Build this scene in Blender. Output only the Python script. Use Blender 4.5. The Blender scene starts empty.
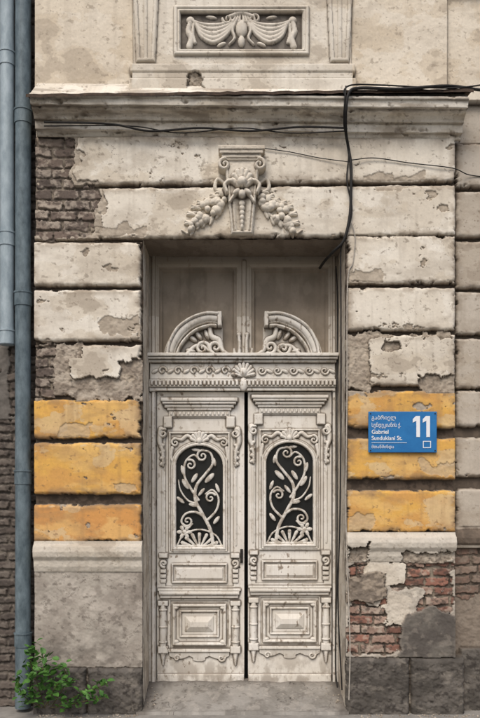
import bpy, math, random
import numpy as np
from mathutils import Vector
random.seed(5); rng=np.random.RandomState(5)
M=0.008; D=6.0; EH=1.696
def W(u,v,y=0.0):
    s=M*(D+y)/D
    return ((u-240)*s, y, EH+(500-v)*s)
def hsh(x,y,s):
    h=(x*374761393+y*668265263+s*1274126177)&0xffffffff
    h=((h^(h>>13))*1274126177)&0xffffffff
    h=h^(h>>16)
    return (h&0xffffff)/float(0xffffff)
def vn(x,y,s):
    xi=np.floor(x).astype(np.int64); yi=np.floor(y).astype(np.int64)
    fx=x-xi; fy=y-yi; fx=fx*fx*(3-2*fx); fy=fy*fy*(3-2*fy)
    a=hsh(xi,yi,s);b=hsh(xi+1,yi,s);c=hsh(xi,yi+1,s);d=hsh(xi+1,yi+1,s)
    return (a+(b-a)*fx)*(1-fy)+(c+(d-c)*fx)*fy
def fbm(x,y,o=4,s=0,g=.56):
    t=0;a=1.0;n=0
    for i in range(o+1):
        # rotate each octave so the lattice never shows
        t=t+a*vn(x+17.3*i,y-9.1*i,s*13+i); n+=a; a*=g; x,y=(x*.8-y*.6)*2.03,(x*.6+y*.8)*2.03
    return 0.5+(t/n-.5)*1.55
def fbs(x,y,o=4,s=0):
    t=0;a=1.0;n=0
    for i in range(o):
        t=t+a*vn(x+17.3*i,y-9.1*i,s*13+i); n+=a; a*=.5; x=x*2.03; y=y*2.03
    return 0.5+(t/n-.5)*1.35
def ss(a,b,x):
    t=np.clip((x-a)/(b-a),0,1); return t*t*(3-2*t)
def C(*c): return np.array(c,dtype=np.float64)/255.
def mix(a,b,t):
    t=np.asarray(t)[...,None]; return a+(b-a)*t
def lin(c):
    c=np.clip(c,0,1); return np.where(c<=.04045,c/12.92,((c+.055)/1.055)**2.4)
def blur(A,k):
    for ax in (0,1):
        P=np.pad(A,[(k+1,k) if i==ax else (0,0) for i in (0,1)],mode='edge')
        cs=np.cumsum(P,axis=ax)
        n=A.shape[ax]
        hi=np.take(cs,range(2*k+1,2*k+1+n),axis=ax); lo=np.take(cs,range(0,n),axis=ax)
        A=(hi-lo)/(2*k+1)
    return A

# ---------- materials
def nmat(name): 
    m=bpy.data.materials.new(name); m.use_nodes=True
    return m,m.node_tree,m.node_tree.nodes['Principled BSDF']
def mat_attr(name,rough=.9,nscale=90,amt=.22,bump=.0025,spec=.25):
    m,t,b=nmat(name); N=t.nodes; L=t.links
    at=N.new('ShaderNodeAttribute'); at.attribute_name='Col'
    tc=N.new('ShaderNodeTexCoord')
    n=N.new('ShaderNodeTexNoise'); n.inputs['Scale'].default_value=nscale; n.inputs['Detail'].default_value=6; n.inputs['Roughness'].default_value=.7
    L.new(tc.outputs['Object'],n.inputs['Vector'])
    mr=N.new('ShaderNodeMapRange'); mr.inputs[1].default_value=.3; mr.inputs[2].default_value=.7; mr.inputs[3].default_value=1-amt; mr.inputs[4].default_value=1+amt*.8
    L.new(n.outputs['Fac'],mr.inputs[0])
    mx=N.new('ShaderNodeVectorMath'); mx.operation='SCALE'
    L.new(at.outputs['Color'],mx.inputs[0]); L.new(mr.outputs[0],mx.inputs['Scale'])
    L.new(mx.outputs[0],b.inputs['Base Color'])
    b.inputs['Roughness'].default_value=rough; b.inputs['Specular IOR Level'].default_value=spec
    bp=N.new('ShaderNodeBump'); bp.inputs['Strength'].default_value=.5; bp.inputs['Distance'].default_value=bump
    L.new(n.outputs['Fac'],bp.inputs['Height']); L.new(bp.outputs[0],b.inputs['Normal'])
    return m
def mat_noise(name,c1,c2,scale=8,rough=.85,bump=.002,metal=0,spec=.3,lo=.35,hi=.65,stretch=(1,1,1)):
    m,t,b=nmat(name); N=t.nodes; L=t.links
    tc=N.new('ShaderNodeTexCoord'); mp=N.new('ShaderNodeMapping'); mp.inputs['Scale'].default_value=stretch
    n=N.new('ShaderNodeTexNoise'); n.inputs['Scale'].default_value=scale; n.inputs['Detail'].default_value=9; n.inputs['Roughness'].default_value=.68
    L.new(tc.outputs['Object'],mp.inputs[0]); L.new(mp.outputs[0],n.inputs['Vector'])
    r=N.new('ShaderNodeValToRGB'); r.color_ramp.elements[0].position=lo; r.color_ramp.elements[1].position=hi
    r.color_ramp.elements[0].color=(*lin(C(*c1)),1); r.color_ramp.elements[1].color=(*lin(C(*c2)),1)
    L.new(n.outputs['Fac'],r.inputs[0]); L.new(r.outputs[0],b.inputs['Base Color'])
    b.inputs['Roughness'].default_value=rough; b.inputs['Metallic'].default_value=metal; b.inputs['Specular IOR Level'].default_value=spec
    bp=N.new('ShaderNodeBump'); bp.inputs['Strength'].default_value=.5; bp.inputs['Distance'].default_value=bump
    L.new(n.outputs['Fac'],bp.inputs['Height']); L.new(bp.outputs[0],b.inputs['Normal'])
    return m
MW=mat_attr('weathered_plaster',nscale=60,amt=.08,bump=.0018); MD=mat_attr('peeling_paint_wood',rough=.8,nscale=60,amt=.04,bump=.001)

# ---------- mesh makers
def link(o,parent=None,mat=None):
    bpy.context.collection.objects.link(o)
    if parent: o.parent=parent
    if mat: o.data.materials.append(mat)
    return o
def raw_mesh(name,verts,faces,col,smooth,parent,mat):
    me=bpy.data.meshes.new(name)
    nv=len(verts); nf=len(faces)
    me.vertices.add(nv); me.vertices.foreach_set('co',verts.astype(np.float32).ravel())
    me.loops.add(nf*4); me.loops.foreach_set('vertex_index',faces.astype(np.int32).ravel())
    me.polygons.add(nf); me.polygons.foreach_set('loop_start',np.arange(0,nf*4,4,dtype=np.int32))
    me.polygons.foreach_set('use_smooth',smooth)
    me.update(calc_edges=True)
    if col is not None:
        a=me.color_attributes.new('Col','FLOAT_COLOR','POINT')
        cc=np.ones((nv,4),np.float32); cc[:,:3]=col; a.data.foreach_set('color',cc.ravel())
    return link(bpy.data.objects.new(name,me),parent,mat)
def grid_mesh(name,P,col,mask=None,back=None,parent=None,mat=None,flip=False):
    ny,nx=P.shape[:2]
    idx=np.arange(ny*nx).reshape(ny,nx)
    keep=np.ones((ny-1,nx-1),bool) if mask is None else mask
    a=idx[:-1,:-1][keep];b=idx[:-1,1:][keep];c=idx[1:,1:][keep];d=idx[1:,:-1][keep]
    F=np.stack([a,d,c,b],1)
    used,inv=np.unique(F,return_inverse=True); F=inv.reshape(-1,4)
    Vt=P.reshape(-1,3)[used]; Cl=lin(col.reshape(-1,3)[used])
    sm=np.ones(len(F),bool)
    if back is not None:
        kp=np.pad(keep,1)
        segs=[]
        e=kp[1:-1,1:-1]
        for (dy,dx,p,q) in ((-1,0,(0,0),(0,1)),(1,0,(1,1),(1,0)),(0,-1,(1,0),(0,0)),(0,1,(0,1),(1,1))):
            nb=kp[1+dy:kp.shape[0]-1+dy,1+dx:kp.shape[1]-1+dx]
            yy,xx=np.nonzero(e&~nb)
            segs.append(np.stack([idx[yy+p[0],xx+p[1]],idx[yy+q[0],xx+q[1]]],1))
        S=np.concatenate(segs)
        pf=P.reshape(-1,3); cf=lin(col.reshape(-1,3))
        A=pf[S[:,0]];B=pf[S[:,1]]; A2=A.copy();B2=B.copy();A2[:,1]=back;B2[:,1]=back
        SV=np.stack([A,B,B2,A2],1).reshape(-1,3)
        SC=np.stack([cf[S[:,0]],cf[S[:,1]],cf[S[:,1]],cf[S[:,0]]],1).reshape(-1,3)
        SF=np.arange(len(SV)).reshape(-1,4)+len(Vt)
        Vt=np.concatenate([Vt,SV]);Cl=np.concatenate([Cl,SC]);F=np.concatenate([F,SF])
        sm=np.concatenate([sm,np.zeros(len(SF),bool)])
    return raw_mesh(name,Vt,F,Cl,sm,parent,mat)
class Rel:
    def __init__(s,u0,u1,v0,v1,st,h0=0.):
        s.u0,s.v0,s.st=u0,v0,st
        us=np.arange(u0,u1+st*.5,st); vs=np.arange(v0,v1+st*.5,st)
        s.U,s.V=np.meshgrid(us,vs); s.H=np.full(s.U.shape,h0)
    def crop(s,a,b,c,d):
        i0=max(0,int((c-s.v0)/s.st)); i1=max(0,int((d-s.v0)/s.st)+2)
        j0=max(0,int((a-s.u0)/s.st)); j1=max(0,int((b-s.u0)/s.st)+2)
        return (slice(i0,i1),slice(j0,j1))
    def seg(s,a,b,ra,rb,h,base):
        r=max(ra,rb); k=s.crop(min(a[0],b[0])-r,max(a[0],b[0])+r,min(a[1],b[1])-r,max(a[1],b[1])+r)
        U=s.U[k];V=s.V[k]
        if U.size==0:return
        dx,dy=b[0]-a[0],b[1]-a[1]; L=dx*dx+dy*dy+1e-9
        t=np.clip(((U-a[0])*dx+(V-a[1])*dy)/L,0,1)
        d=np.hypot(U-a[0]-t*dx,V-a[1]-t*dy); rr=ra+(rb-ra)*t
        z=base+h*(rr/max(r,1e-6))*np.sqrt(np.clip(1-(d/rr)**2,0,1))
        s.H[k]=np.where(d<rr,np.maximum(s.H[k],z),s.H[k])
    def stroke(s,pts,r0,r1,h,base=0.,mid=None):
        pts=smooth(pts); n=len(pts)-1
        def r(i):
            t=i/n
            if mid: return (r0+(mid-r0)*t*2) if t<.5 else (mid+(r1-mid)*(t*2-1))
            return r0+(r1-r0)*t
        for i in range(n): s.seg(pts[i],pts[i+1],r(i),r(i+1),h,base)
    def ell(s,cu,cv,ru,rv,ang,h,base=0.):
        R=max(ru,rv); k=s.crop(cu-R,cu+R,cv-R,cv+R); U=s.U[k]-cu;V=s.V[k]-cv
        ca,sa=math.cos(ang),math.sin(ang)
        q=((U*ca+V*sa)/ru)**2+((-U*sa+V*ca)/rv)**2
        s.H[k]=np.where(q<1,np.maximum(s.H[k],base+h*np.sqrt(np.clip(1-q,0,1))),s.H[k])
    def sd(s,u0,u1,v0,v1):
        return np.minimum(np.minimum(s.U-u0,u1-s.U),np.minimum(s.V-v0,v1-s.V))
    def rect(s,u0,u1,v0,v1,h,bev=1.,drop=None):
        d=s.sd(u0,u1,v0,v1); t=np.clip(d/bev,0,1); drop=bev*M*.8 if drop is None else drop
        z=h-drop*(1-np.sqrt(1-(1-t)**2))
        s.H=np.where(d>0,np.maximum(s.H,z),s.H)
    def cut(s,u0,u1,v0,v1,h):
        d=s.sd(u0,u1,v0,v1); s.H=np.where(d>0,h,s.H)
    def prof(s,d,xs,ys):
        z=np.interp(d,xs,ys); m=(d>xs[0])&(d<xs[-1]); s.H=np.where(m,np.maximum(s.H,z),s.H)
    def mesh(s,name,y0,col,mask=None,back=None,parent=None,mat=None):
        sc=M*(D+y0)/D
        P=np.stack([(s.U-240)*sc,y0-s.H,EH+(500-s.V)*sc],-1)
        return grid_mesh(name,P,col,mask,back,parent,mat)
def cellmask(m): return m[:-1,:-1]&m[1:,:-1]&m[:-1,1:]&m[1:,1:]
def smooth(p,n=6):
    if len(p)<3: return p
    P=[np.array(q,float) for q in p]; P=[2*P[0]-P[1]]+P+[2*P[-1]-P[-2]]; out=[]
    for i in range(1,len(P)-2):
        for k in range(n):
            t=k/n; a,b,c,d=P[i-1],P[i],P[i+1],P[i+2]
            out.append(.5*((2*b)+(c-a)*t+(2*a-5*b+4*c-d)*t*t+(3*b-a-3*c+d)*t**3))
    out.append(P[-2]); return [tuple(o) for o in out]
def spiral(cx,cy,r0,a0,turns,r1=.5,sgn=1,n=14):
    return [(cx+(r0+(r1-r0)*i/n)*math.cos(a0+sgn*turns*2*math.pi*i/n),cy+(r0+(r1-r0)*i/n)*math.sin(a0+sgn*turns*2*math.pi*i/n)) for i in range(n+1)]

# ---------- colour recipes
def plaster(U,V,sd,a=C(225,218,204),b=C(212,203,187),hi=C(233,228,217),old=C(200,188,168)):
    c=mix(a,b,ss(.3,.72,fbm(U/70,V/50,4,sd)))
    # large, faint sheets of older paint with a thin lifted edge
    p=fbm(U/52,V/34,6,sd+1,.54); c=mix(c,hi,ss(.52,.545,p)*.45)
    c=mix(c,C(170,158,142),(1-ss(0,.007,np.abs(p-.52)))*.28)
    q=fbm(U/44,V/30,6,sd+2,.54); c=mix(c,old,ss(.64,.665,q)*.5)
    c=mix(c,C(150,138,122),(1-ss(0,.006,np.abs(q-.64)))*.4)
    c=mix(c,C(164,152,136),ss(.76,.78,q)*.6)
    c=mix(c,C(160,150,136),ss(.5,.9,fbs(U/5,V/80,3,sd+3))*.2)
    c=mix(c,C(162,151,136),ss(.46,.95,fbm(U/44,V/18,5,sd+8))*.4)
    c=mix(c,C(122,111,98),ss(.8,.88,fbm(U/4,V/3.2,3,sd+4))*.5)
    cr=np.abs(fbm(U/42,V/38,5,sd+5,.5)-.5)
    c=mix(c,C(108,96,84),(1-ss(.0,.0035,cr))*ss(.52,.6,fbm(U/50,V/50,2,sd+6))*.8)
    return c
def brick(U,V,bw,bh,sd,warm):
    Vw=V+ (fbm(U/30,V/30,2,sd)-.5)*3
    r=np.floor(Vw/bh); uo=U+(r%2)*bw*.5+hsh(r.astype(np.int64),r.astype(np.int64)*0,sd)*6
    c=np.floor(uo/bw); k=hsh(r.astype(np.int64),c.astype(np.int64),sd+1); k2=hsh(r.astype(np.int64),c.astype(np.int64),sd+2)
    fu=uo-c*bw; fv=Vw-r*bh
    e=np.minimum(np.minimum(fu,bw-fu),np.minimum(fv,bh-fv))+(fbm(U/3,V/3,3,sd+3)-.5)*2.2
    m=ss(.7,1.6,e)
    cb=mix(C(120,106,96),C(88,79,73),k)
    if warm: cb=mix(C(154,110,94),C(114,84,73),k)
    cb=mix(cb,C(158,145,131),(k2>.72)*.55+0)
    cb=mix(cb,C(182,171,156),ss(.5,.68,fbm(U/9,V/7,4,sd+4))*.6)
    cb=mix(cb,C(64,57,52),ss(.56,.75,fbm(U/4,V/3,3,sd+5))*.55)
    col=mix(mix(C(140,130,116),C(84,76,69),ss(.3,.7,fbm(U/8,V/8,4,sd+6))),cb,m)
    return col,m*(.010+.012*k2)+ .006*fbm(U/3,V/3,3,sd+7)

house=bpy.data.objects.new('plaster_house',None); link(house)

# =================== MAIN WALL ===================
w=Rel(35.5,522,-10,713,.62)
U,V=w.U,w.V
col=plaster(U,V,1)
rough=(fbm(U/3.5,V/3.5,4,20)-.5)
big=(fbm(U/40,V/30,4,21,.5)-.5)
edge=(fbm(U/9,V/6,4,22,.5)-.5)
chip=np.maximum(0,fbm(U/13,V/10,5,23)-.68)*30
Vb=V+3.5*(U-36)/417.
wallL=(U<=454)
def sdr(u0,u1,v0,v1,VV=None):
    VV=V if VV is None else VV
    return np.minimum(np.minimum(U-u0,u1-U),np.minimum(VV-v0,v1-VV))
H=w.H; H[:]=np.where(wallL,-.015,-.115)
groove=C(92,80,69)
col_b=mix(col,groove,.75*np.ones(U.shape))
blk=np.zeros(U.shape); bid=np.zeros(U.shape,int); bd=np.full(U.shape,-9.)
blocks=[(34,455,138,187,1),(34,455,190,240.5,1)]
Lb=[(243.5,287.5),(290.5,342),(345.5,386.5)]; LY=[(400,438.8),(443,494.5),(504.5,542)]
Rb=[(237,285),(288.5,331.5),(335.5,386.5)]; RY=[(391,428.8),(438.5,479.5),(490.5,532)]
def addblock(u0,u1,v0,v1,VV,idn,hh=.042):
    global H,blk,bid,bd
    r=sdr(u0,u1,v0,v1,VV)
    d=r+.3+edge*1.9-chip*ss(10,1,r)*.4
    t=np.clip(d/3.8,0,1); z=hh*np.sqrt(1-(1-t)**2)
    base=np.where(wallL,0,-.10)
    m=(d>0)&(r>-.8)
    H=np.where(m,base+z,H); blk=np.where(m,t,blk); bid=np.where(m,idn,bid); bd=np.where(m,d,bd)
n=1
for b in blocks: addblock(b[0],b[1],b[2],b[3],Vb,n); n+=1
for a,b in Lb: addblock(33,141.5,a,b,V,n); n+=1
for a,b in LY: addblock(33,141.5,a,b,V,100+n); n+=1
for a,b in Rb: addblock(347,454.5,a,b,V,n); n+=1
for a,b in RY: addblock(347,455.5,a,b,V,100+n); n+=1
for a,b in [(138,183),(187,233)]+Rb: addblock(458.5,560,a+1,b+1,V,n); n+=1
for a,b in RY: addblock(458.5,560,a-2,b-3,V,n); n+=1
w.H=H
tone=hsh(bid.astype(np.int64),bid.astype(np.int64)*0+3,9)
col=mix(col,C(194,183,165),tone*.2)
arr=ss(10,1,bd)*ss(.38,.66,fbm(U/14,V/9,4,25)); col=mix(col,C(142,129,113),arr*.55*(bd>0))
yel=bid>100
yc=mix(C(215,168,88),C(203,154,88),ss(.3,.7,fbm(U/34,V/22,4,31)))
yc=mix(yc,C(200,144,86),ss(495,512,V)*(U<200)*.85)
yc=mix(yc,C(222,186,122),ss(.46,.66,fbm(U/30,V/16,6,32))*.55)
yq=fbm(U/34,V/20,6,33,.54)
yc=mix(yc,C(204,184,152),ss(.64,.665,yq)*.6)
yc=mix(yc,C(150,120,84),(1-ss(0,.006,np.abs(yq-.64)))*.4)
yc=mix(yc,C(150,116,80),ss(.5,.9,fbs(U/6,V/60,3,34))*.26)
yc=mix(yc,C(128,100,74),ss(.8,.88,fbm(U/4,V/3,4,35))*.5)
yc=mix(yc,C(166,132,92),ss(.46,.9,fbm(U/30,V/12,5,36))*.45)
yc=mix(yc,C(142,116,88),arr*.65)
col=np.where(yel[...,None],yc,col)
col=mix(col,col_b,(1-ss(.02,.3,blk))*((V>136)&(V<545)))
col=np.where(((bid==0)&(V>136)&(V<545))[...,None],mix(groove,C(68,59,51),ss(.35,.65,fbm(U/6,V/6,4,37))),col)
def mould(u0,u1,vs,hs,off=0):
    m=(U>u0)&(U<u1)&(V>vs[0])&(V<vs[-1])
    z=np.interp(V,vs,hs)+off+rough*.004
    w.H=np.where(m,z,w.H)
mould(30,143,[541,543,546,551,556,560,566,571,572],[.045,.05,.08,.092,.085,.06,.055,.04,.03])
mould(346,456,[532,534,537,542,547,551,556,561,562],[.045,.05,.08,.092,.085,.06,.055,.04,.03])
mould(454,560,[528,530,533,538,543,547,552,557,558],[.045,.05,.08,.092,.085,.06,.055,.04,.03],-.1)
pl=(U<144)&(V>=572); w.H=np.where(pl,.03+rough*.004+big*.008,w.H)
pr=(U>345)&(U<456)&(V>=562); w.H=np.where(pr,.03+rough*.006+big*.008,w.H)
stucco=mix(C(170,163,152),C(148,140,130),ss(.25,.75,fbm(U/40,V/34,5,41)))
stucco=mix(stucco,C(120,112,103),ss(.56,.85,fbm(U/14,V/12,5,42))*.5)
stucco=mix(stucco,C(188,180,169),ss(.6,.75,fbm(U/22,V/16,6,43))*.45)
stucco=mix(stucco,C(102,95,87),ss(.7,.8,fbm(U/5,V/4,4,46))*.5)
crk=np.abs(fbm(U/40,V/36,5,47,.5)-.5); stucco=mix(stucco,C(96,88,80),(1-ss(0,.004,crk))*.7)
stucco=mix(stucco,C(94,88,81),ss(.35,.8,fbm(U/30,V/18,4,44))*ss(610,670,V)*.75)
col=np.where(pl[...,None],stucco,col)
ml=((U<144)&(V>541)&(V<572))|((U>345)&(U<456)&(V>532)&(V<562))
col=np.where(ml[...,None],mix(plaster(U,V,45),C(152,143,130),.4+0*U),col)
def reg(rects,amp,sc,sd,VV=None):
    f=np.full(U.shape,-99.)
    for r in rects: f=np.maximum(f,sdr(*r))
    return f+(fbm(U/sc,V/sc,5,sd,.52)-.5)*2*amp
bc,bh_=brick(U,V,27,10.5,51,False); bcw,bhw=brick(U,V,25,9.6,61,True)
under=mix(C(174,163,148),C(138,127,114),ss(.3,.7,fbm(U/12,V/9,5,52)))
under=mix(under,C(96,87,78),ss(.62,.8,fbm(U/4,V/3,4,53))*.6)
def paint(mask,cc,hh):
    global col
    col=np.where(mask[...,None],cc,col); w.H=np.where(mask,hh,w.H)
f=reg([(30,74,141,190),(30,95,186,240)],9,16,54)
f=np.maximum(f,reg([(28,66,136,200)],5,14,59))
paint((f>-6)&(f<=0)&(V>137)&(V<243),mix(under,C(200,189,171),.4+0*U),np.minimum(w.H,.028)+rough*.008)
paint((f>0)&(V>137)&(V<243),bc,-.012+bh_)
f=reg([(30,54,343,400)],6,10,55); f2=reg([(50,80,344,356),(36,140,379,400),(50,72,344,392),(118,143,362,392)],7,12,56)
paint((f2>0)&(V>341)&(V<402),under,.014+rough*.014)
paint((f>0)&(V>342)&(V<398),bc,-.012+bh_)
f=reg([(345,369,333,392),(369,452,332,340),(420,453,378,394),(384,400,342,350)],6,12,57)
paint((f>0)&(V>330)&(V<394)&(U<454),mix(under,C(176,163,145),.35+0*U),.014+rough*.014)
f=fbm(U/22,V/15,5,58)
paint((f>.84)&(V>136)&(V<545)&(blk>0),mix(under,C(180,167,148),.5+0*U),np.minimum(w.H,.032)+rough*.006)
# shallow scuffs where the top coat has come off near the joints
f=reg([(90,150,226,240),(360,420,176,190),(96,141,318,334),(347,380,272,286),(60,90,426,440),(110,141,480,494),(420,455,460,480),(347,372,516,532)],7,14,48)
scu=(f>1)&(blk>.4)&(~pr)&(~pl); paint(scu,np.where(yel[...,None],mix(yc,C(186,166,138),.7+0*U),mix(under,C(186,174,156),.6+0*U)),w.H-.006+rough*.004)
paint(pr,mix(stucco,C(190,181,166),.45+0*U),w.H)
cream=plaster(U,V,62)
f=reg([(350,362,566,655),(352,452,560,573),(388,452,560,592),(346,404,603,652),(418,452,590,610)],7,12,63)
paint((f>0)&(V>558)&pr,bcw,-.005+bhw)
f=reg([(366,404,560,584)],5,10,64); paint((f>0)&pr&(V<600),cream,.034+rough*.004)
f=reg([(346,384,574,601)],5,8,66); paint((f>0)&pr,mix(C(148,136,121),C(118,108,97),ss(.4,.6,fbm(U/9,V/9,4,67))),.05+rough*.012)
f=reg([(384,412,592,622)],6,8,68); paint((f>0)&pr,mix(cream,C(186,177,163),.4+0*U),.03+rough*.006)
dd=31-np.hypot((U-430)*1.0,(V-638)*.98)+edge*7; dd=np.where(V>638,np.minimum(U-399,456-U)+edge*4,dd)
cem=mix(C(104,99,92),C(86,81,76),ss(.25,.7,fbm(U/14,V/12,4,69))); cem=mix(cem,C(124,117,108),ss(.62,.75,fbm(U/7,V/6,5,74))*.6); cem=mix(cem,C(134,126,116),ss(3,0,dd)*.6)
paint((dd>0)&pr&(V<662),cem,.045+rough*.006)
mr_=reg([(346,366,545,562),(400,456,552,563)],5,8,70); paint((mr_>0)&(V>538)&(V<563)&(U<456),under,.03+rough*.02)
rs=(U>454)
f=(V>548)&rs
paint(f,mix(bcw,C(92,82,74),.35+0*U),-.10+bhw)
f=reg([(454,600,600,720)],9,12,71); paint((f>0)&rs&(V>560),mix(under,C(104,95,86),.5+0*U),-.09+rough*.008)
col=np.where(rs[...,None],mix(col,C(130,118,105),.40+0*U),col)
stone=mix(C(98,93,87),C(74,70,65),ss(.2,.8,fbm(U/18,V/12,5,72))); stone=mix(stone,C(130,123,113),ss(.6,.8,fbm(U/12,V/7,5,73))*.5); stone=mix(stone,C(52,48,45),ss(.66,.78,fbm(U/5,V/4,4,75))*.6)
def stones(u0,u1,v0,js):
    d=sdr(u0,u1,v0,730)
    for j in js: d=np.minimum(d,np.abs(U-j)-.6)
    d=d+edge*1.6; t=np.clip(d/4,0,1)
    m=d>-.5
    paint(m&(V>v0-2),stone,.02+.05*np.sqrt(1-(1-t)**2)+rough*.014)
stones(30,143.6,667,[88]); stones(346,463,657,[409]); 
paint(sdr(463,560,650,730)>0,stone,-.04+rough*.01)
# ---- upper storey
up=V<97
z=np.where(U>447,-.05,.02)+big*.006+rough*.0015
paint(up,mix(plaster(U,V,81,a=C(221,211,193),b=C(206,193,172),old=C(196,181,158)),C(202,188,166),.3+0*U),z)
cen=up&(U>134)&(U<351)
pc=plaster(U,V,82)
paint(cen,mix(pc,C(196,188,174),.3+0*U),.035+rough*.0015)
w.rect(131,354,69,77.5,.085,2); w.rect(133,352,77.5,84,.075,1.5); w.rect(130,355,84,98,.095,2)
f=reg([(188,203,78,97)],3,6,85); paint((f>0)&up,under,.05+rough*.03)
for s_,c0 in ((1,146.5),(-1,339)):
    x=np.abs(U-c0); hw=12.5-3.2*(V/68.)
    d=np.minimum(hw-x,66-V); w.H=np.where(d>0,np.maximum(w.H,.065-.012*(1-np.clip(d/1.5,0,1))),w.H)
    d2=np.minimum(hw-4-x,62-V); w.H=np.where(d2>0,.052,w.H)
    w.H=np.where((x<1.6)&(V<62),.062,w.H)
d=np.minimum(np.minimum(U-174,309-U),np.minimum(V-9,59-V))
w.prof(d,[0,1,3,4,5.5,7],[.036,.06,.062,.05,.058,.036])
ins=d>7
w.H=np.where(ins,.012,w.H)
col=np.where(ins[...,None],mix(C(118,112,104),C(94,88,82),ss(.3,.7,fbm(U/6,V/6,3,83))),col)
hb=w.H.copy(); b0=.012
def swg(s):
    X=lambda x:241.5+s*x
    for i,(sg,r) in enumerate(((6,1.5),(10,1.7),(14.5,1.9),(19,2.0),(23,1.6))):
        w.stroke([(X(50-i*1.2),22+i),(X(40),22+sg*.62+i*.5),(X(28),21+sg),(X(16),21+sg*.72),(X(8),22+i*1.3)],r*.8,r*.8,.026,b0,mid=r*1.5)
    w.ell(X(51),22,4.2,3.8,0,.03,b0)
    w.stroke([(X(51),24),(X(53),33),(X(50),40),(X(52),48)],2.6,3.4,.026,b0); w.stroke([(X(48),26),(X(48.5),36),(X(46.5),44)],1.5,2,.02,b0)
    w.stroke([(X(6),24),(X(9),32),(X(7),40),(X(12),46)],2,1.2,.026,b0)
    w.stroke(spiral(X(14),21,5,math.pi,1.1,.8,s),1.5,1.,.03,b0); w.ell(X(20),46,5,2,.4*s,.022,b0); w.ell(X(30),19,6,1.8,-.15*s,.02,b0)
    for k in range(3): w.stroke([(X(1.2+2*k),17),(X(2.5+3*k),24)],1.3,1.6,.03,b0)
swg(1); swg(-1)
w.stroke([(230,19),(241.5,15.5),(253,19)],2.4,2.4,.035,b0); w.ell(241.5,30,6,9,0,.035,b0); w.ell(241.5,43,3.5,6,0,.03,b0)
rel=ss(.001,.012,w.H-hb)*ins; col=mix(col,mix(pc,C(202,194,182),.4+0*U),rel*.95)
w.H=w.H+rough*.0016+big*.004*(V>97)
cav=blur(w.H,7)-w.H  # crevice grime that also puts ambient-occlusion-like shade into the wall colour
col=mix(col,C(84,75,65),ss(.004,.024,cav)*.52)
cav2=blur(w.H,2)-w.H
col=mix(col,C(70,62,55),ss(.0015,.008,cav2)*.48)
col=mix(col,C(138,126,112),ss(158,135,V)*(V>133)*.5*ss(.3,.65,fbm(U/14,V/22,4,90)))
open_=(U>143.3)&(U<345)&(V>239.5)
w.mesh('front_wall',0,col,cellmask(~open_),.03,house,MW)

# =================== CORNICE ===================
def sweep(name,u0,u1,prof,sd,parent=house,stepu=.8,amp=.0025,tilt=0,a=None):
    pts=[]
    for (p,q) in zip(prof[:-1],prof[1:]):
        L=math.hypot(p[0]-q[0],(p[1]-q[1])/M); k=max(1,int(L/1.0))
        for i in range(k): pts.append((p[0]+(q[0]-p[0])*i/k,p[1]+(q[1]-p[1])*i/k))
    pts.append(prof[-1]); pts=np.array(pts)
    us=np.arange(u0,u1+.1,stepu)
    UU,I=np.meshgrid(us,np.arange(len(pts))); PV=pts[I,0]; PY=pts[I,1]
    arc=I*1.0
    nz=(fbm(UU/4,arc/4,4,sd)-.5)*amp+(fbm(UU/50,arc/30,3,sd+1)-.5)*amp*2
    ch=np.maximum(0,fbm(UU/11,arc/8,4,sd+2)-.74)*.09*(PY<-.03)
    PY2=PY-nz+ch
    sc=M*(D+PY)/D
    X=(UU-240)*M; Z=EH+(500-PV-tilt*(UU-240)/200.)*sc+ (fbm(UU/45,arc*0,3,sd+4)-.5)*.006
    cc=plaster(UU,PV*1.2+sd*50,sd+5)
    cc=mix(cc,C(118,106,93),ss(.0,.03,ch)*.8)
    cc=mix(cc,C(134,123,110),ss(.5,.85,fbm(UU/34,arc/7,5,sd+9))*.5)
    cc=mix(cc,C(94,84,75),ss(5,0,np.abs(PV-108.5))*.35*ss(.3,.7,fbm(UU/12,arc/4,3,sd+10)))
    grid_mesh(name,np.stack([X,PY2,Z],-1),cc,None,None,parent,MW)
    for e,k in (('a',0),('b',-1)):
        P=np.stack([X[:,k],PY2[:,k],Z[:,k]],-1); Q=P.copy(); Q[:,1]=.02
        G=np.stack([P,Q],1); cg=np.stack([cc[:,k],cc[:,k]],1)
        grid_mesh(name+'_end_'+e,G,cg,None,None,parent,MW)
prof=[(84,.0),(94.5,-.21),(95,-.25),(97.5,-.25),(98,-.235),(106,-.225),(107,-.195),(109,-.19),(111,-.18),(114,-.15),(118,-.125),(121,-.115),(121.5,-.09),(131,-.085),(132,-.06),(135,-.05),(138,-.035),(139,-.02)]
sweep('cornice',38,460,prof,101,tilt=1.8)
mrust=mat_noise('rusted_flashing',(48,40,35),(84,68,55),30)
def boxm(name,x0,x1,y0,y1,z0,z1,parent=None,mat=None,bev=0):
    me=bpy.data.meshes.new(name)
    v=[(x,y,z) for x in (x0,x1) for y in (y0,y1) for z in (z0,z1)]
    f=[(0,1,3,2),(4,6,7,5),(0,4,5,1),(2,3,7,6),(0,2,6,4),(1,5,7,3)]
    me.from_pydata(v,[],f); o=link(bpy.data.objects.new(name,me),parent,mat)
    if bev:
        b=o.modifiers.new('b','BEVEL'); b.width=bev; b.segments=2
    return o
x0,_,z0=W(33,94.8+1.8,-.25); x1,_,z1=W(461*1.0,93.2-1.8,-.25)
me=bpy.data.meshes.new('cornice_flashing')
vs=[];fs=[];K=60
for i in range(K+1):
    t=i/K; x=(-1.64+ (1.79+1.64)*t); z=z0+(z1-z0)*t+random.uniform(-.003,.003); y=-.262+random.uniform(-.004,.004)
    vs+= [(x,0,z+.06),(x,y,z+.014),(x,y-.002,z-.008-random.uniform(0,.004))]
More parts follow.
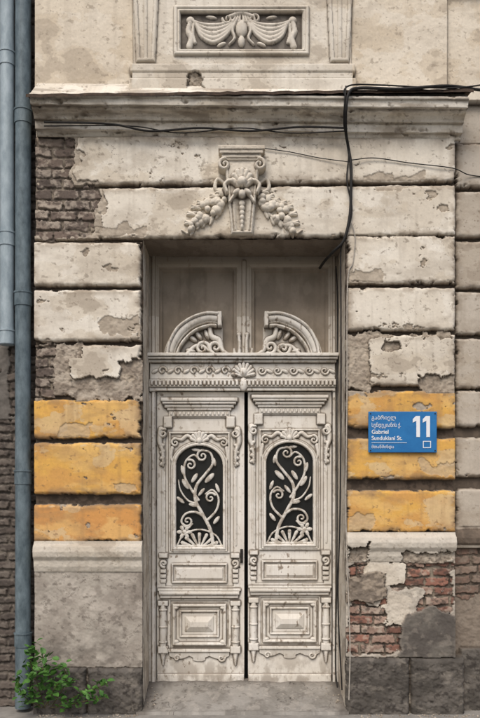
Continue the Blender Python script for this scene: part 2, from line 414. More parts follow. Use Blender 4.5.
for i in range(K):
    a=i*3; fs+=[(a,a+1,a+4,a+3),(a+1,a+2,a+5,a+4)]
me.from_pydata(vs,[],fs); link(bpy.data.objects.new('cornice_flashing',me),house,mrust)

# =================== REVEALS ===================
def reveal(name,kind,sd):
    if kind=='s':
        a=np.arange(142,346.5,.8); b=np.linspace(-.0,.5,60)
        A,B=np.meshgrid(a,b); X=(A-240)*M; Y=B; Z=np.full(A.shape,W(0,239.6)[2])+(fbm(A/9,B*30,3,sd)-.5)*.008
        cu=A;cv=B*120
    else:
        b=np.linspace(.0,.5,60); a=np.arange(239,714,.8)
        B,A=np.meshgrid(b,a); u=143 if kind=='l' else 345.2
        X=np.full(A.shape,(u-240)*M)+(fbm(A/9,B*30,3,sd)-.5)*.008; Y=B; Z=EH+(500-A)*M; cu=B*120;cv=A
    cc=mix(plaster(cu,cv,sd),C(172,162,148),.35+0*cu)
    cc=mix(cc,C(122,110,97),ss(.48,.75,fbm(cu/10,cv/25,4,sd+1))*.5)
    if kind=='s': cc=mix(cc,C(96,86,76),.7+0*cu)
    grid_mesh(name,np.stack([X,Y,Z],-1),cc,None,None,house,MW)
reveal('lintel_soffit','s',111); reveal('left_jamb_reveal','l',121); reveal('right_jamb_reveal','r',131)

# =================== KEYSTONE + GARLAND ===================
k=Rel(180,312,148,242,.4)
U,V=k.U,k.V
k.rect(218.5,264.5,152.5,156.5,.13,1); k.rect(220,263,156.5,160,.12,1); k.rect(222,261,160,163.5,.105,1)
hw=18.5-7.5*np.clip((V-163)/72,0,1)**.8
d=np.minimum(np.minimum(hw-np.abs(U-242),V-163),236-V)
zz=np.interp(V,[163,175,200,225,236],[.1,.105,.085,.06,.05])
k.H=np.where(d>0,np.maximum(k.H,zz-.02*(1-np.clip(d/1.5,0,1))),k.H)
k.H=np.where((d>2.6),k.H-.014,k.H)
k.H=np.where((d>4)&(V>200),k.H+.01*np.cos((U-242)/hw*10),k.H)
for s in(-1,1):
    k.stroke(spiral(242+s*17,170,6,-math.pi/2,1.3,.8,s),2,1.4,.03,.09)
for i in range(7):
    a=math.pi+ (i+.0)*math.pi/6; k.stroke([(242,190),(242+9*math.cos(a),186+10*math.sin(a))],1.6,2.8,.03,.1)
for s in (-1,1):
    k.stroke([(242+s*3,191),(242+s*11,186),(242+s*17,190),(242+s*15,197)],2.6,1.8,.035,.09)
    k.stroke([(242,196),(242+s*7,199),(242+s*12,206)],2.2,1.4,.03,.08)
    k.ell(242+s*5.5,197,4.4,2.6,.6*s,.03,.1)
k.ell(242,188,5,5,0,.045,.12); k.ell(242,199,3.6,4,0,.035,.1)
for i in range(6): k.ell(242,207+i*4.4,3.2-.35*i,2.8,0,.02,.07-.004*i)
rr=random.Random(3)
for s in (-1,1):
    path=smooth([(242+s*14,192),(242+s*21,203),(242+s*30,211),(242+s*40,215),(242+s*47,221),(242+s*50,231)],3)
    for i,(a,b) in enumerate(path):
        t=i/(len(path)-1); wd=3+9*math.sin(math.pi*min(1,t*.95+.06))
        if i%2==0 and t>.1:
            for sg in (-1,1):
                for an0 in (0.3,.9):
                    an=an0*sg+ .5; ca,sa=math.cos(an),math.sin(an)
                    cx,cy=a+s*ca*(3),b+sg*wd*.8
                    k.ell(cx,cy,6.2,2.3,an*s*.9,.022,.012); k.seg((cx-s*5*ca,cy-5*sa*1),(cx+s*5*ca,cy+5*sa),.5,.4,.006,.03)
    for i,(a,b) in enumerate(path):
        t=i/(len(path)-1); wd=2+8.5*math.sin(math.pi*min(1,t*.95+.06))
        for q in range(2):
            o=rr.uniform(-1,1)*wd; r=rr.uniform(2.9,4.9)*(.72 if t>.85 or t<.1 else 1)
            k.ell(a+rr.uniform(-1,1)*2,b+o*.85,r,r*rr.uniform(.8,1.1),rr.uniform(0,3),.036,.012+.028*max(0,1-abs(o/wd))**.5*(1-.3*t))
    k.stroke([(242+s*15,186),(242+s*24,180),(242+s*27,188),(242+s*22,194)],1.6,2.2,.02,.01)
    k.stroke([(242+s*50,229),(242+s*54,234),(242+s*60,231)],1.8,1.,.02,.01)
km=k.H>.004
k.H=k.H+(fbm(U/3,V/3,3,149)-.5)*.004
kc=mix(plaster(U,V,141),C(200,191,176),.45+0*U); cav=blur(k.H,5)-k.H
kc=mix(kc,C(92,82,72),ss(.001,.014,cav)*.8)  # grime plus occlusion-like shade painted into the carving's hollows
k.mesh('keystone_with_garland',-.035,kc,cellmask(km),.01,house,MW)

# =================== DOOR FRAME / TRANSOM / PEDIMENT ===================
def wood(U,V,H,sd,tint=.0,st=5):
    c=mix(C(222,218,210),C(212,207,197),ss(.3,.7,fbm(U/30,V/40,4,sd)))
    grain=fbs(U/.9,V/26,3,sd+5); c=mix(c,C(182,174,162),ss(.55,.85,grain)*.16)
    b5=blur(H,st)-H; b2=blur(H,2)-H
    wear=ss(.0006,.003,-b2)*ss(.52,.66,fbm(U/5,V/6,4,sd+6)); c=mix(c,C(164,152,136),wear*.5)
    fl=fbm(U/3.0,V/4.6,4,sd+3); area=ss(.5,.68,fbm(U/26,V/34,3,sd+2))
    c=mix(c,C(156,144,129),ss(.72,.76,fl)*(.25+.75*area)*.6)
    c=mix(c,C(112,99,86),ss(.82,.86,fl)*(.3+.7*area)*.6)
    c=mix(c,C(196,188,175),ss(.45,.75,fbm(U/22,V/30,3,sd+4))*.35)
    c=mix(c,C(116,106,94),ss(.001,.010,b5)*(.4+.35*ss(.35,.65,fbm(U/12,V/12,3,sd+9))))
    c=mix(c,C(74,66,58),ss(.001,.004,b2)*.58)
    return c
f=Rel(147,338,250,692,.4,0.)
U,V=f.U,f.V
f.rect(147,157.5,250,692,.05,1.2); f.rect(330,338,250,692,.05,1.2); f.rect(147,338,250,267,.045,1.2)
f.rect(152.5,155.5,250,692,.07,1.2); f.rect(332.2,334.6,250,692,.07,1.2)
f.rect(238.5,249.5,262,392,.045,1); f.rect(242,246,262,358,.06,1.5)
for (a,b) in ((157.5,238.5),(249.5,330)):
    d=f.sd(a,b,267,362); f.prof(d,[0,1.5,3,4.5,6],[.04,.036,.026,.03,.0])
f.rect(148,337,356,359.5,.16,1); f.rect(149,336,359.5,362,.145,1); f.rect(150,335,362,364.5,.12,1.5)
f.rect(151,334,364.5,381,.085,1); f.rect(150,335,381,388.5,.10,1); f.rect(150.5,334.5,388.5,392.5,.085,1)
for i in range(46):
    a=152+i*4.0; f.rect(a,a+2.3,382.2,387,.118,.5)
for s in (-1,1):
    c=243.5
    for q in range(5):
        cu=c+s*(18+q*15.5); f.stroke(spiral(cu,372.5,4.2,0,1.1,.8,s),1.1,.8,.018,.085); f.ell(cu+s*7.5,373,3.6,1.8,.5*s,.018,.085)
for i in range(9):
    a=math.pi*i/8; f.stroke([(243.5,378),(243.5+10*math.cos(a),376-10*math.sin(a))],1.2,2,.028,.09)
f.ell(243.5,374,4,5,0,.04,.09); f.ell(243.5,386,4,7,0,.03,.09)
for s in (-1,1):
    c=243
    X=lambda x:c+s*x
    arc=[(X(73),358),(X(70),347),(X(62),334),(X(50),325),(X(36),320),(X(26),320.5)]
    f.stroke(arc,5.5,5.5,.02,.09); f.stroke(arc,3.8,3.8,.03,.1)
    arc2=[(X(74.5),357),(X(72),345),(X(64),331),(X(51),321.5),(X(37),316.8),(X(25),317)]
    f.stroke(arc2,1.7,1.7,.03,.12)
    arc3=[(X(66),358),(X(62),348),(X(55),339),(X(46),332),(X(34),328),(X(27),328)]
    f.stroke(arc3,1.3,1.3,.02,.1)
    f.rect(min(X(21),X(25)),max(X(21),X(25)),315,329,.14,1)
    f.stroke([(X(56),356),(X(48),348),(X(40),347),(X(34),352)],2.4,1.6,.03,.05)
    f.stroke(spiral(X(40),350,7,0,1.4,.8,s),2.1,1.2,.03,.06)
    f.stroke(spiral(X(27),349,6.5,2,1.3,.8,-s),2.2,1.2,.03,.06)
    f.stroke([(X(33),330),(X(31),338),(X(24),342),(X(20),352),(X(14),356)],2.2,1.5,.03,.06,mid=3)
    for (a,b,an) in ((50,340,.6),(44,337,.9),(36,336,1.2),(52,352,.2),(30,357,0),(18,354,.5),(46,356,0)):
        f.ell(X(a),b,5.2,2.3,-an*s,.03,.05)
    fill=((U-X(24))*s>-4)&((U-X(66))*s<0)&(V>328)&(V<358)&(np.hypot((U-X(24))/42.,(V-358)/31.)<1)
    f.H=np.where(fill&(f.H<.045),.035,f.H)
    f.stroke([(c+s*3.6,357),(c+s*3.4,345),(c+s*4.2,336)],2.1,1.6,.035,.05); f.ell(c+s*4,336,2.4,2.2,0,.035,.05)
    f.stroke([(c+s*8,357),(c+s*9,350)],2.2,1.,.03,.05)
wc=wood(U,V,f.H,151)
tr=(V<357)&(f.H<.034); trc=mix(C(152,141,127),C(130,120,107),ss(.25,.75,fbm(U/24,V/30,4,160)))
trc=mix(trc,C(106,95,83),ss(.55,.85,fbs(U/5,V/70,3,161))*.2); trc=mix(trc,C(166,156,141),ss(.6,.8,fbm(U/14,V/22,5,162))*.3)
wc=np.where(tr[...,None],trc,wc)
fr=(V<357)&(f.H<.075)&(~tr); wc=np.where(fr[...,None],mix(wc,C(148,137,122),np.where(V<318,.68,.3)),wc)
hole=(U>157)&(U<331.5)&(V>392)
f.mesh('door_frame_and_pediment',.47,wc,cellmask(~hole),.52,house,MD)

# =================== DOOR LEAVES ===================
glassm,_,gb=nmat('dark_glass'); gb.inputs['Base Color'].default_value=(.012,.013,.013,1); gb.inputs['Roughness'].default_value=.25; gb.inputs['Specular IOR Level'].default_value=.3
def leaf(name,uc,a0,a1,dv,y0,sd,mir):
    L=Rel(a0,a1,392.6,682,.36,.03); U,V=L.U,L.V; H0=.03
    v=lambda q:q+dv
    x=U-uc
    L.rect(a0,a1,380,700,.03,1.2)
    R=lambda p,q,r,s_,h,b=1:L.rect(uc+p,uc+q,v(r),v(s_),h,b)
    RS=lambda p,q,r,s_,h,b=1:(R(p,q,r,s_,h,b),R(-q,-p,r,s_,h,b))
    L.cut(uc-34,uc+34,v(418),v(586),.018)
    R(-38,38,399,402.5,.095);R(-36.5,36.5,402.5,405,.085);R(-34.5,34.5,405,408.5,.07,2);R(-32,32,408.5,411,.055);R(-30.5,30.5,411,417,.042)
    for i in range(14): R(-29+i*4.3,-26.6+i*4.3,412.3,415.6,.05,.6)
    RS(27,35.5,417,428,.055,1.5)
    hwid=23.2; cy=v(446+hwid*.86)
    dtop=hwid-np.hypot(x,(V-cy)/.86); drec=hwid-np.abs(x)
    din=np.where(V<cy,dtop,drec); din=np.minimum(din,v(546.5)-V)
    L.prof(-din,[-.4,.2,1.3,2.6,3.4,4.6,5.2],[.02,.045,.052,.05,.038,.044,.02])
    dd=L.sd(uc-30.5,uc+30.5,v(432),v(553)); L.prof(dd,[0,.5,1.6,2.2],[.02,.036,.036,.018])
    for i in range(7):
        a=math.pi*(i+.5)/7; L.stroke([(uc,v(443)),(uc+8*math.cos(a),v(441)-8*math.sin(a))],1.,1.9,.022,.03)
    L.ell(uc,v(441),3.2,3.6,0,.035,.03)
    for s in (-1,1):
        X=lambda q:uc+s*q
        L.stroke([(X(5),v(440)),(X(12),v(436)),(X(18),v(440)),(X(25),v(438))],1.4,1.,.02,.025,mid=2)
        L.stroke(spiral(X(24),v(443),4.2,-1.5,1.2,.6,s),1.3,.8,.02,.025)
        L.stroke([(X(27),v(448)),(X(28),v(457)),(X(26),v(466))],1.8,.7,.02,.022)
        L.stroke(spiral(X(36),v(434),4.6,-1.2,1.3,.7,s),1.6,1.,.035,.035)
        L.stroke([(X(38),v(430)),(X(39.5),v(442)),(X(36.5),v(452)),(X(36),v(466))],3.2,1.2,.035,.03)
        for q in range(4): L.ell(X(37),v(446+q*6),3.,1.9,.5*s,.02,.038)
        L.stroke([(X(36.5),v(470)),(X(36.5),v(545))],1.0,1.0,.008,.03)
        L.rect(min(X(31.5),X(40)),max(X(31.5),X(40)),v(553),v(557.5),.06,1)
        L.stroke(spiral(X(35.5),v(563),3.6,1.5,1.2,.6,-s),1.6,1.,.03,.035)
        for q in range(3): L.rect(min(X(33),X(39)),max(X(33),X(39)),v(569+q*5),v(572.6+q*5),.052-.005*q,1)
        L.rect(min(X(31),X(41)),max(X(31),X(41)),v(600),v(605),.07,1.2); L.rect(min(X(31),X(41)),max(X(31),X(41)),v(645),v(652),.07,1.2)
        L.stroke([(X(36),v(605)),(X(36),v(612)),(X(36),v(630)),(X(36),v(645))],2.6,3.2,.035,.035,mid=3.6)
        for q in (609,626,641): L.ell(X(36),v(q),4.2,1.6,0,.045,.035)
        L.stroke([(X(36),v(652)),(X(36),v(657)),(X(36),v(664))],3,.9,.03,.03)
    dd=L.sd(uc-28,uc+28,v(563),v(583)); L.prof(dd,[0,.6,1.6,2.4,4,5],[.02,.04,.042,.022,.022,.032]); 
    L.H=np.where(dd>5,np.maximum(L.H,.034),L.H)
    R(-41.5,41.5,588,590.5,.06);R(-40,40,590.5,594,.075,1.5);R(-39,39,594,597.5,.055)
    L.cut(uc-29,uc+29,v(600),v(648),.02)
    dd=L.sd(uc-27,uc+27,v(603),v(645))
    L.prof(dd,[0,.6,2,3,3.8],[.02,.046,.05,.04,.02])
    dd=L.sd(uc-20,uc+20,v(609.5),v(637)); L.prof(dd,[0,.5,1.6,2.4],[.02,.038,.038,.022])
    dd=L.sd(uc-14,uc+14,v(616),v(631)); L.H=np.where(dd>0,np.maximum(L.H,.024+np.minimum(dd,5)*.006),L.H)
    for s in(-1,1):
        for t_ in (607,641): L.ell(uc+s*23.5,v(t_),3,2,0,.02,.03)
    ap=v(655)+3.2*np.abs(np.cos(x/30*math.pi*1.5))+2.6*(np.abs(x)<6)
    m=(np.abs(x)<30)&(V>v(650))&(V<ap); L.H=np.where(m,np.maximum(L.H,.055-.012*(V-v(650))/8),L.H)
    R(-30.5,30.5,648,651,.065)
    L.rect(a0,a1,673,690,.045,1.5)
    for s in(-1,1):
        L.stroke(spiral(uc+s*22,v(657),3.6,0,1.1,.6,s),1.3,.8,.02,.035)
    c=wood(U,V,L.H,sd,st=6)
    c=mix(c,C(140,130,118),ss(640,682,V)*ss(.3,.7,fbm(U/7,V/10,4,sd+8))*.6)
    kv=-1 if mir else 1
    keyh=np.hypot(U-(uc+kv*40),V-v(567))
    c=mix(c,C(60,54,48),(keyh<1.1)*.9)
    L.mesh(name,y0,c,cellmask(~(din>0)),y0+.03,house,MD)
    xa,_,za=W(uc-27,v(550),y0+.02); xb,_,zb=W(uc+27,v(440),y0+.02)
    boxm(name+'_window_pane',xa,xb,y0+.012,y0+.018,za,zb,house,glassm)
    I=Rel(uc-25,uc+25,v(443),v(549),.3); s=-1 if mir else 1
    X=lambda q:uc+s*q
    U,V=I.U,I.V
    st=lambda pts,r0,r1,mid=None:I.stroke([(X(a),v(b)) for a,b in pts],r0,r1,.014,.004,mid=mid)
    def sp(cx,cy_,r,a,t,sg,r0=1.3): 
        I.stroke([(X(p),q) for p,q in spiral(cx,v(cy_),r,a,t,.8,sg)],r0,.9,.014,.004)
    def lf(cx,cy_,ru,rv,an): I.ell(X(cx),v(cy_),ru,rv,an*s,.014,.004)
    st([(14,547),(11,530),(3,514),(-4,500),(-3,486),(6,474),(13,464),(11,453),(2,450)],1.9,1.1,1.7)
    sp(3,456,6,-1.5,1.3,-1)
    st([(-1,500),(-9,488),(-15,476),(-14,462),(-6,455),(0,460)],1.5,1.)
    sp(-9,465,5.5,-2,1.2,1)
    st([(-3,504),(-12,500),(-19,490),(-21,480)],1.3,.7)
    st([(8,520),(17,510),(19,498),(13,490),(6,494)],1.4,1.)
    sp(11,498,5.5,-.6,1.2,-1)
    st([(5,517),(-4,512),(-14,514),(-18,522),(-12,528),(-7,524)],1.5,.9)
    sp(-12,521,5.5,2.6,1.2,-1)
    for (a,b,r,t_,an) in ((-14,484,6,2.4,1.0),(-5,478,5.5,2.2,-1.),(10,478,6.5,2.6,-.8),(18,488,5,1.8,1.2),(-19,500,5,1.9,.7),(2,492,5,1.8,-.9),(15,462,4.5,1.7,1.4),(-17,470,5,1.8,1.4),(-3,450,5,1.6,.1),(17,520,5,2,-.9),(-6,505,5,2,.2)):
        lf(a,b,r,t_,an)
    for i in range(6): lf(-15+5*math.cos(i*1.05),532+4.4*math.sin(i*1.05),3.,2.,i*1.05)
    lf(-15,532,2.4,2.4,0)
    for i in range(9):
        a=math.pi*(.02+.96*i/8); st([(0,549),(19*math.cos(a),549-15*math.sin(a))],.7,1.9)
    st([(-22,545),(-17,536),(-8,531),(0,529.5),(8,531),(17,536),(22,545)],1.,1.)
    I.stroke([(uc-24,v(546)),(uc+24,v(546))],1.4,1.4,.014,.004)
    ic=np.ones(U.shape+(3,))*C(208,204,196); ic=mix(ic,C(146,135,121),ss(.5,.7,fbm(U/4,V/5,4,sd+30))*.6)
    I.mesh(name+'_window_grille',y0-.004,ic,cellmask(I.H>.003),y0+.004,house,MD)
leaf('door_leaf_left',199.5,157.5,244.2,0,.475,201,False)
leaf('door_leaf_right',289.5,248.0,331,-3,.465,231,True)
boxm('dark_hallway',W(150,0,.56)[0],W(338,0,.56)[0],.56,.58,.05,4.4,house,mat_noise('hall_dark',(14,13,12),(24,22,20),5))
mblk=mat_noise('dark_metal',(34,32,30),(60,56,52),40,.5,metal=.6)
x,y,z=W(241.6,556,.43); boxm('door_handle_plate',x-.012,x+.012,y-.004,y+.012,z-.06,z+.06,house,mblk,.003)

# =================== GROUND ===================
mconc=mat_noise('pavement_concrete',(116,113,108),(158,154,147),6,.9,.004,lo=.25,hi=.75); masph=mat_noise('asphalt',(60,60,61),(84,84,84),30,.9,.004)
me=bpy.data.meshes.new('ground'); S=250
me.from_pydata([(-S,-S,-.13),(S,-S,-.13),(S,S,-.13),(-S,S,-.13)],[],[(0,1,2,3)]); link(bpy.data.objects.new('ground',me),None,masph)
bx=boxm('pavement',-14,14,-2.55,.6,-.3,0,None,mconc)
boxm('kerb',-14,14,-2.70,-2.553,-.3,.004,None,mat_noise('kerb_stone',(114,111,106),(156,151,143),12),.012)
a=np.linspace(-.82,.86,340); b=np.linspace(-.12,.56,140); A,B=np.meshgrid(a,b)
t=np.clip((B+.05)/.45,0,1)
Z=.025+.118*t+ (fbm(A*9,B*9,5,301)-.5)*.016; Z=np.where(B<-.09,-.01,Z)
cc=mix(C(150,146,139),C(126,122,115),ss(.2,.8,fbm(A*6,B*6,5,302))); cc=mix(cc,C(100,95,89),ss(.6,.85,fbm(A*20,B*20,5,303))*.5)
cc=mix(cc,C(170,164,155),ss(.64,.72,fbm(A*14,B*10,5,305))*.4)
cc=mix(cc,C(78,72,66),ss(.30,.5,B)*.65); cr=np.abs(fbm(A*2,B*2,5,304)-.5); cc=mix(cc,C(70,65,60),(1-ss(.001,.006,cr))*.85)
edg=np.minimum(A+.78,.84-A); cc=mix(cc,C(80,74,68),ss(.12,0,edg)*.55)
xx=np.clip(A,-.775,.84); xx=np.where(B<.0,A,xx)
grid_mesh('door_step',np.stack([xx,B,Z],-1),cc,None,None,house,MW)
boxm('door_sill',-.74,.79,.435,.50,.05,.152,house,mat_noise('worn_sill',(96,88,80),(142,135,126),20),.006)
# fallen plaster crumbs along the wall foot: one mesh
cv_=[];cf_=[];rc=random.Random(8)
for i in range(170):
    side=rc.random()
    if side<.42: x=rc.uniform(-1.6,-.8); y=-.09-abs(rc.gauss(0,.05)); z=0
    elif side<.84: x=rc.uniform(.88,1.9); y=-.09-abs(rc.gauss(0,.05)); z=0
    else: x=rc.choice([rc.uniform(-.76,-.62),rc.uniform(.68,.82)]); y=rc.uniform(.0,.35); z=.025+.118*(y+.05)/.45
    r=rc.uniform(.004,.014); b_=len(cv_)
    for q in ((1,0,0),(-.8,.3,0),(0,1,.1),(.1,-1,0),(.1,.1,.9),(0,0,-.4)): cv_.append((x+q[0]*r*rc.uniform(.6,1.2),y+q[1]*r*rc.uniform(.6,1.2),z+.003+q[2]*r))
    cf_+=[(b_+0,b_+2,b_+4),(b_+2,b_+1,b_+4),(b_+1,b_+3,b_+4),(b_+3,b_+0,b_+4)]
me=bpy.data.meshes.new('plaster_rubble'); me.from_pydata(cv_,[],cf_); link(bpy.data.objects.new('plaster_rubble',me),None,mat_noise('rubble',(110,98,86),(190,180,164),9))

# =================== OUT-OF-FRAME HOUSE BODY ===================
mpl=mat_noise('plain_plaster',(182,171,154),(216,206,189),3,.9,.004)
zt=W(0,-10)[2]
boxm('upper_wall',-1.636,8,.0,.4,zt+.002,9.0,house,mpl); boxm('house_body',-1.62,8,.62,8,0,9.0,house,mpl)
boxm('side_wall_right',2.262,8,.10,.6,0,zt,house,mpl); boxm('roof',-1.7,8.1,-.3,8.1,9.003,9.2,house,mrust)
boxm('eaves_cornice',-1.66,8,-.25,-.003,8.6,8.9,house,mpl)
for i in range(2): boxm('wall_core_a' if i==0 else 'wall_core_b',(-1.62,.87)[i],(-.80,2.25)[i],.14,.6,0,zt,house,mpl)
boxm('wall_core_top',-.79,.86,.14,.6,W(0,238)[2]+.01,zt,house,mpl)

# =================== NEIGHBOUR ===================
nb=bpy.data.objects.new('brick_house',None); link(nb)
n_=Rel(-45,37,-12,713,.8); U,V=n_.U,n_.V
bc2,bh2=brick(U,V,26,8.5,401,False); bc2=mix(bc2,C(66,62,59),.5+0*U); n_.H=bh2*1.2
pm=(fbm(U/18,V/40,4,402)>.56)&(V<420); bc2=np.where(pm[...,None],mix(C(116,111,105),C(88,84,79),fbm(U/6,V/6,4,403)),bc2); n_.H=np.where(pm,.03+(fbm(U/4,V/4,3,404)-.5)*.008,n_.H)
n_.mesh('front_wall_brick',.18,bc2,None,.25,nb,MW)
boxm('brick_house_body',-8,-1.70,.26,8,0,8.2,nb,mat_noise('dark_brick',(72,63,57),(106,94,86),10)); boxm('brick_house_roof',-8.1,-1.70,-.0,8.1,8.203,8.4,nb,mrust)
boxm('brick_house_front',-8,-2.36,.16,.257,0,8.2,nb,mat_noise('dark_brick_front',(72,63,57),(106,94,86),10))

# =================== DRAINPIPES ===================
def tube(name,pts,r,mat,parent=None,res=8,poly=True):
    cu=bpy.data.curves.new(name,'CURVE'); cu.dimensions='3D'; cu.bevel_depth=r; cu.bevel_resolution=res; cu.use_fill_caps=True
    sp=cu.splines.new('POLY'); sp.points.add(len(pts)-1)
    for i,p in enumerate(pts): sp.points[i].co=(*p,1)
    sp.use_smooth=True
    o=bpy.data.objects.new(name,cu); link(o,parent); cu.materials.append(mat); return o
def drain(name,u,y,r,vt,vb,mat,joints):
    e=bpy.data.objects.new(name,None); link(e)
    zt_=W(0,vt,y)[2]; zb_=max(.03,W(0,vb,y)[2]); x=W(u,0,y)[0]
    n=int((zt_-zb_)/.15)+2
    tube('pipe',[(x+random.uniform(-.0015,.0015),y,zt_+(zb_-zt_)*i/n) for i in range(n+1)],r,mat,e,10)
    for jv in joints:
        z=W(0,jv,y)[2]
        tube('joint',[(x,y,z-.05),(x,y,z+.05)],r+.006,mat,e,10)
        tube('joint_rim',[(x,y,z+.05),(x,y,z+.062)],r+.011,mat,e,10)
        boxm('bracket',x-.012,x+.012,y+r-.01,.19,z-.012,z+.012,e,mblk)
    return e
mp1=mat_noise('galvanised_blue_grey',(76,89,95),(112,126,132),9,.6,.0015,metal=.1,stretch=(2,2,.9)); mp2=mat_noise('pale_blue_pipe',(134,148,155),(166,179,185),7,.6,.0015,metal=.1,stretch=(2,2,.9))
drain('drainpipe',23,.02,.062,-40,745,mp1,[118,300,478,640])
drain('drainpipe',7,.03,.056,-40,345,mp2,[60,240,338])

# =================== CABLES ===================
mc=mat_noise('black_cable_rubber',(20,19,19),(40,38,36),30,.6); mg=mat_noise('grey_cable_rubber',(150,144,134),(188,180,168),30,.6)
def cable(name,pts,r,mat=mc):
    P=smooth([W(*p) if len(p)==3 else W(p[0],p[1],-.06) for p in pts],8); return tube(name,P,r,mat,None,4)
cable('power_cable',[(480,90,-.05),(447,86,-.27),(400,89,-.275),(360,88,-.275),(349,93,-.28),(346,110,-.26),(346,132,-.16),(348,145,-.08),(351,165,-.075),(351,190,-.075),(350,215,-.07),(344,240,-.06),(333,252,0),(324,262,.2),(320,268,.38)],.0115)
cable('power_cable',[(346,86,-.28),(345,100,-.285),(344,125,-.2),(349,150,-.08),(347,180,-.07),(352,210,-.07),(346,236,-.06),(341,250,-.02),(341,300,.02),(341,420,.03),(340,520,.03),(338,600,.03),(342,690,.03)],.006)
cable('power_cable',[(44,122,-.14),(110,124,-.145),(150,131,-.12),(200,128,-.13),(250,131,-.125),(300,127,-.13),(346,128,-.14)],.008)
cable('power_cable',[(44,126,-.12),(130,126,-.13),(180,133,-.11),(240,128,-.13),(290,133,-.11),(346,131,-.13)],.0045)
cable('power_cable',[(348,99,-.28),(344,91,-.28),(352,85,-.28),(380,85,-.27),(452,88,-.27),(500,82,-.2)],.006)
cable('power_cable',[(352,160,-.07),(375,158,-.06),(410,163,-.055),(452,168,-.055),(470,175,.04),(500,178,.05)],.004)
cable('power_cable',[(262,148,-.06),(290,152,-.055),(320,158,-.055),(350,162,-.07)],.0035)
cable('power_cable',[(349,215,-.07),(355,236,-.055),(353,262,-.05),(347.5,285,-.05),(347,400,-.05),(346,520,-.055),(350,640,-.09),(349,700,-.09)],.0045,mg)
cable('power_cable',[(336,266,.3),(337.5,300,.36),(337,400,.36),(337,560,.36),(335.5,660,.36),(338,692,.3)],.006)

# =================== SIGN ===================
msb=mat_noise('sign_blue_enamel',(22,100,160),(34,114,174),9,.45,.0002,spec=.4); mww,_,b=nmat('sign_white'); b.inputs['Base Color'].default_value=(.76,.78,.8,1); b.inputs['Roughness'].default_value=.5
yS=-.068
ax,_,az=W(368.5,452.5,yS); bx_,_,bz=W(437,411.5,yS)
sg=boxm('street_sign',ax,bx_,yS-.0,yS+.012,az,bz,None,msb,.004)
def txt(s,u,v,size,name,sx=1,off=.0006):
    c=bpy.data.curves.new(name,'FONT'); c.body=s; c.size=size; c.extrude=.0008; c.offset=off
    o=bpy.data.objects.new(name,c); link(o,sg); c.materials.append(mww)
    x,y,z=W(u,v,yS); o.location=(x,yS-.0025,z); o.rotation_euler=(math.pi/2,0,0); o.scale=(sx,1,1)
def one(name,u):
    pts=[(u+3.2,416),(u+7.2,416),(u+7.2,437),(u+3.6,437),(u+3.6,420.8),(u,422.6),(u,419.2)]
    vs=[W(p,q,yS) for p,q in pts]; nP=len(pts)
    V1=[(a,yS-.0035,c) for a,_,c in vs]+[(a,yS-.0004,c) for a,_,c in vs]
    F=[tuple(range(nP))]+[(i,(i+1)%nP,(i+1)%nP+nP,i+nP) for i in range(nP)]
    me=bpy.data.meshes.new(name); me.from_pydata(V1,[],F); link(bpy.data.objects.new(name,me),sg,mww)
one('digit_one_a',412.8); one('digit_one_b',422.8)
txt('გაბრიელ',371.5,419.6,.045,'name_line_georgian',.9,.0); txt('სუნდუკიანის ქ.',371.5,427.0,.045,'street_line_georgian',.66,.0)
txt('Gabriel',371.5,433.8,.046,'name_line_latin'); txt('Sundukiani St.',371.5,440,.046,'street_line_latin',.95); txt('მთაწმინდა',371.5,448.2,.034,'district_line',.9,0)
def sbox(n,u0,u1,v0,v1):
    p=W(u0,v1,yS);q=W(u1,v0,yS); boxm(n,p[0],q[0],yS-.003,yS-.0006,p[2],q[2],sg,mww)
sbox('rule',371.5,407,442.6,443.0)
sbox('square_a',423,431,441,441.7);sbox('square_b',423,431,447.3,448);sbox('square_c',423,423.7,441.7,447.3);sbox('square_d',430.3,431,441.7,447.3)
for u in (370.6,435.2):
    for v_ in (413.6,450.6):
        p=W(u,v_,yS); tube('screw',[(p[0],yS+.001,p[2]),(p[0],yS-.004,p[2])],.005,mblk,sg,3)

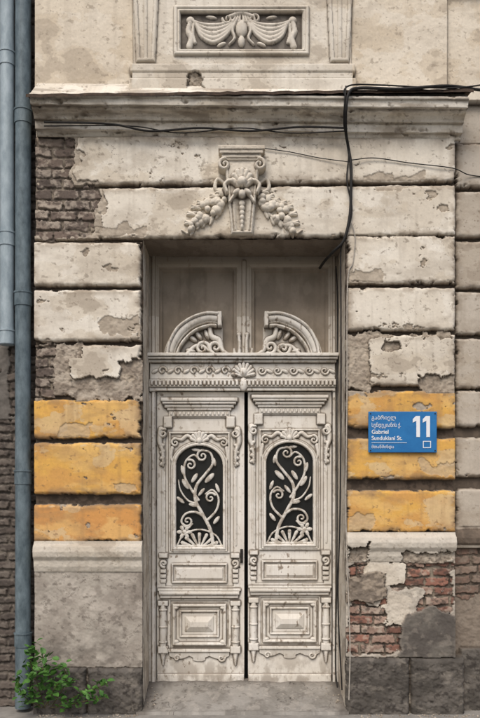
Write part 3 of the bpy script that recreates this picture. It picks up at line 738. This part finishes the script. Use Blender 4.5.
# =================== PLANT ===================
mlf=mat_noise('leaf_green',(40,76,32),(88,132,58),14,.55,.0005); mst=mat_noise('stem',(70,66,40),(96,92,58),20)
weed=bpy.data.objects.new('weed_plant',None); link(weed)
rp=random.Random(11); lv=[];lf_=[]
from mathutils import Euler
def leafq(p,sz,yaw,pitch,roll):
    R=Euler((pitch,roll,yaw)).to_matrix(); out=[(0,0,0),(.28,.22,.05),(.34,.5,.08),(.2,.8,.05),(0,1.05,-.06),(-.2,.8,.05),(-.34,.5,.08),(-.28,.22,.05),(0,.5,0)]
    b=len(lv)
    for q in out: lv.append(tuple(Vector(p)+R@(Vector(q)*sz)))
    for i in range(8): lf_.append((b+8,b+i,b+(i+1)%8))
stems=[((44,706,-.12),(36,680,-.16),(30,660,-.17),(34,646,-.15)),((48,706,-.1),(50,680,-.15),(46,664,-.16),(42,655,-.14)),((52,706,-.1),(62,690,-.16),(66,676,-.18),(62,664,-.17)),((56,706,-.12),(76,696,-.18),(92,690,-.2),(108,683,-.2)),((50,708,-.14),(74,704,-.2),(90,700,-.22),(104,698,-.22)),((42,708,-.14),(28,700,-.18),(20,690,-.18),(18,678,-.17)),((40,706,-.12),(30,694,-.2),(32,678,-.22),(44,668,-.22)),((44,708,-.1),(52,694,-.2),(58,684,-.22),(74,680,-.2))]
for si,sq in enumerate(stems):
    P=smooth([W(*q) for q in sq],8); tube('stem_%d'%si,P,.0035,mst,weed,2)
    for i,p in enumerate(P):
        if i<4: continue
        for q in range(3):
            o=(p[0]+rp.uniform(-.04,.04),p[1]+rp.uniform(-.06,.03),p[2]+rp.uniform(-.04,.04))
            if rp.random()<.72: leafq(o,rp.uniform(.032,.07),rp.uniform(0,6.3),rp.uniform(-.3,1.1),rp.uniform(-.7,.7))
me=bpy.data.meshes.new('leaves'); me.from_pydata(lv,[],lf_); link(bpy.data.objects.new('leaves',me),weed,mlf)

# =================== LIGHT / CAMERA ===================
wd=bpy.data.worlds.new('World'); bpy.context.scene.world=wd; wd.use_nodes=True; nt=wd.node_tree
sk=nt.nodes.new('ShaderNodeTexSky'); sk.sky_type='NISHITA'; sk.sun_disc=False; sk.sun_elevation=math.radians(50); sk.sun_rotation=math.radians(195); sk.dust_density=4; sk.air_density=1.0; sk.ozone_density=.6
bg=nt.nodes['Background']; bg.inputs['Strength'].default_value=.148; nt.links.new(sk.outputs[0],bg.inputs['Color'])
sl=bpy.data.lights.new('sun','SUN'); sl.energy=1.5; sl.angle=math.radians(30); sl.color=(1,.96,.90)
so=bpy.data.objects.new('sun',sl); link(so); so.rotation_euler=(math.radians(40),0,math.radians(-15))
cd=bpy.data.cameras.new('camera'); cd.sensor_fit='VERTICAL'; cd.sensor_height=36; cd.sensor_width=36; cd.lens=36*D/(718*M); cd.shift_y=(500-359)/718.; cd.clip_end=1000
co=bpy.data.objects.new('camera',cd); link(co); co.location=(0,-D,EH); co.rotation_euler=(math.pi/2,0,0)
sc=bpy.context.scene; sc.camera=co; sc.view_settings.view_transform='Standard'; sc.view_settings.look='None'; sc.view_settings.exposure=0
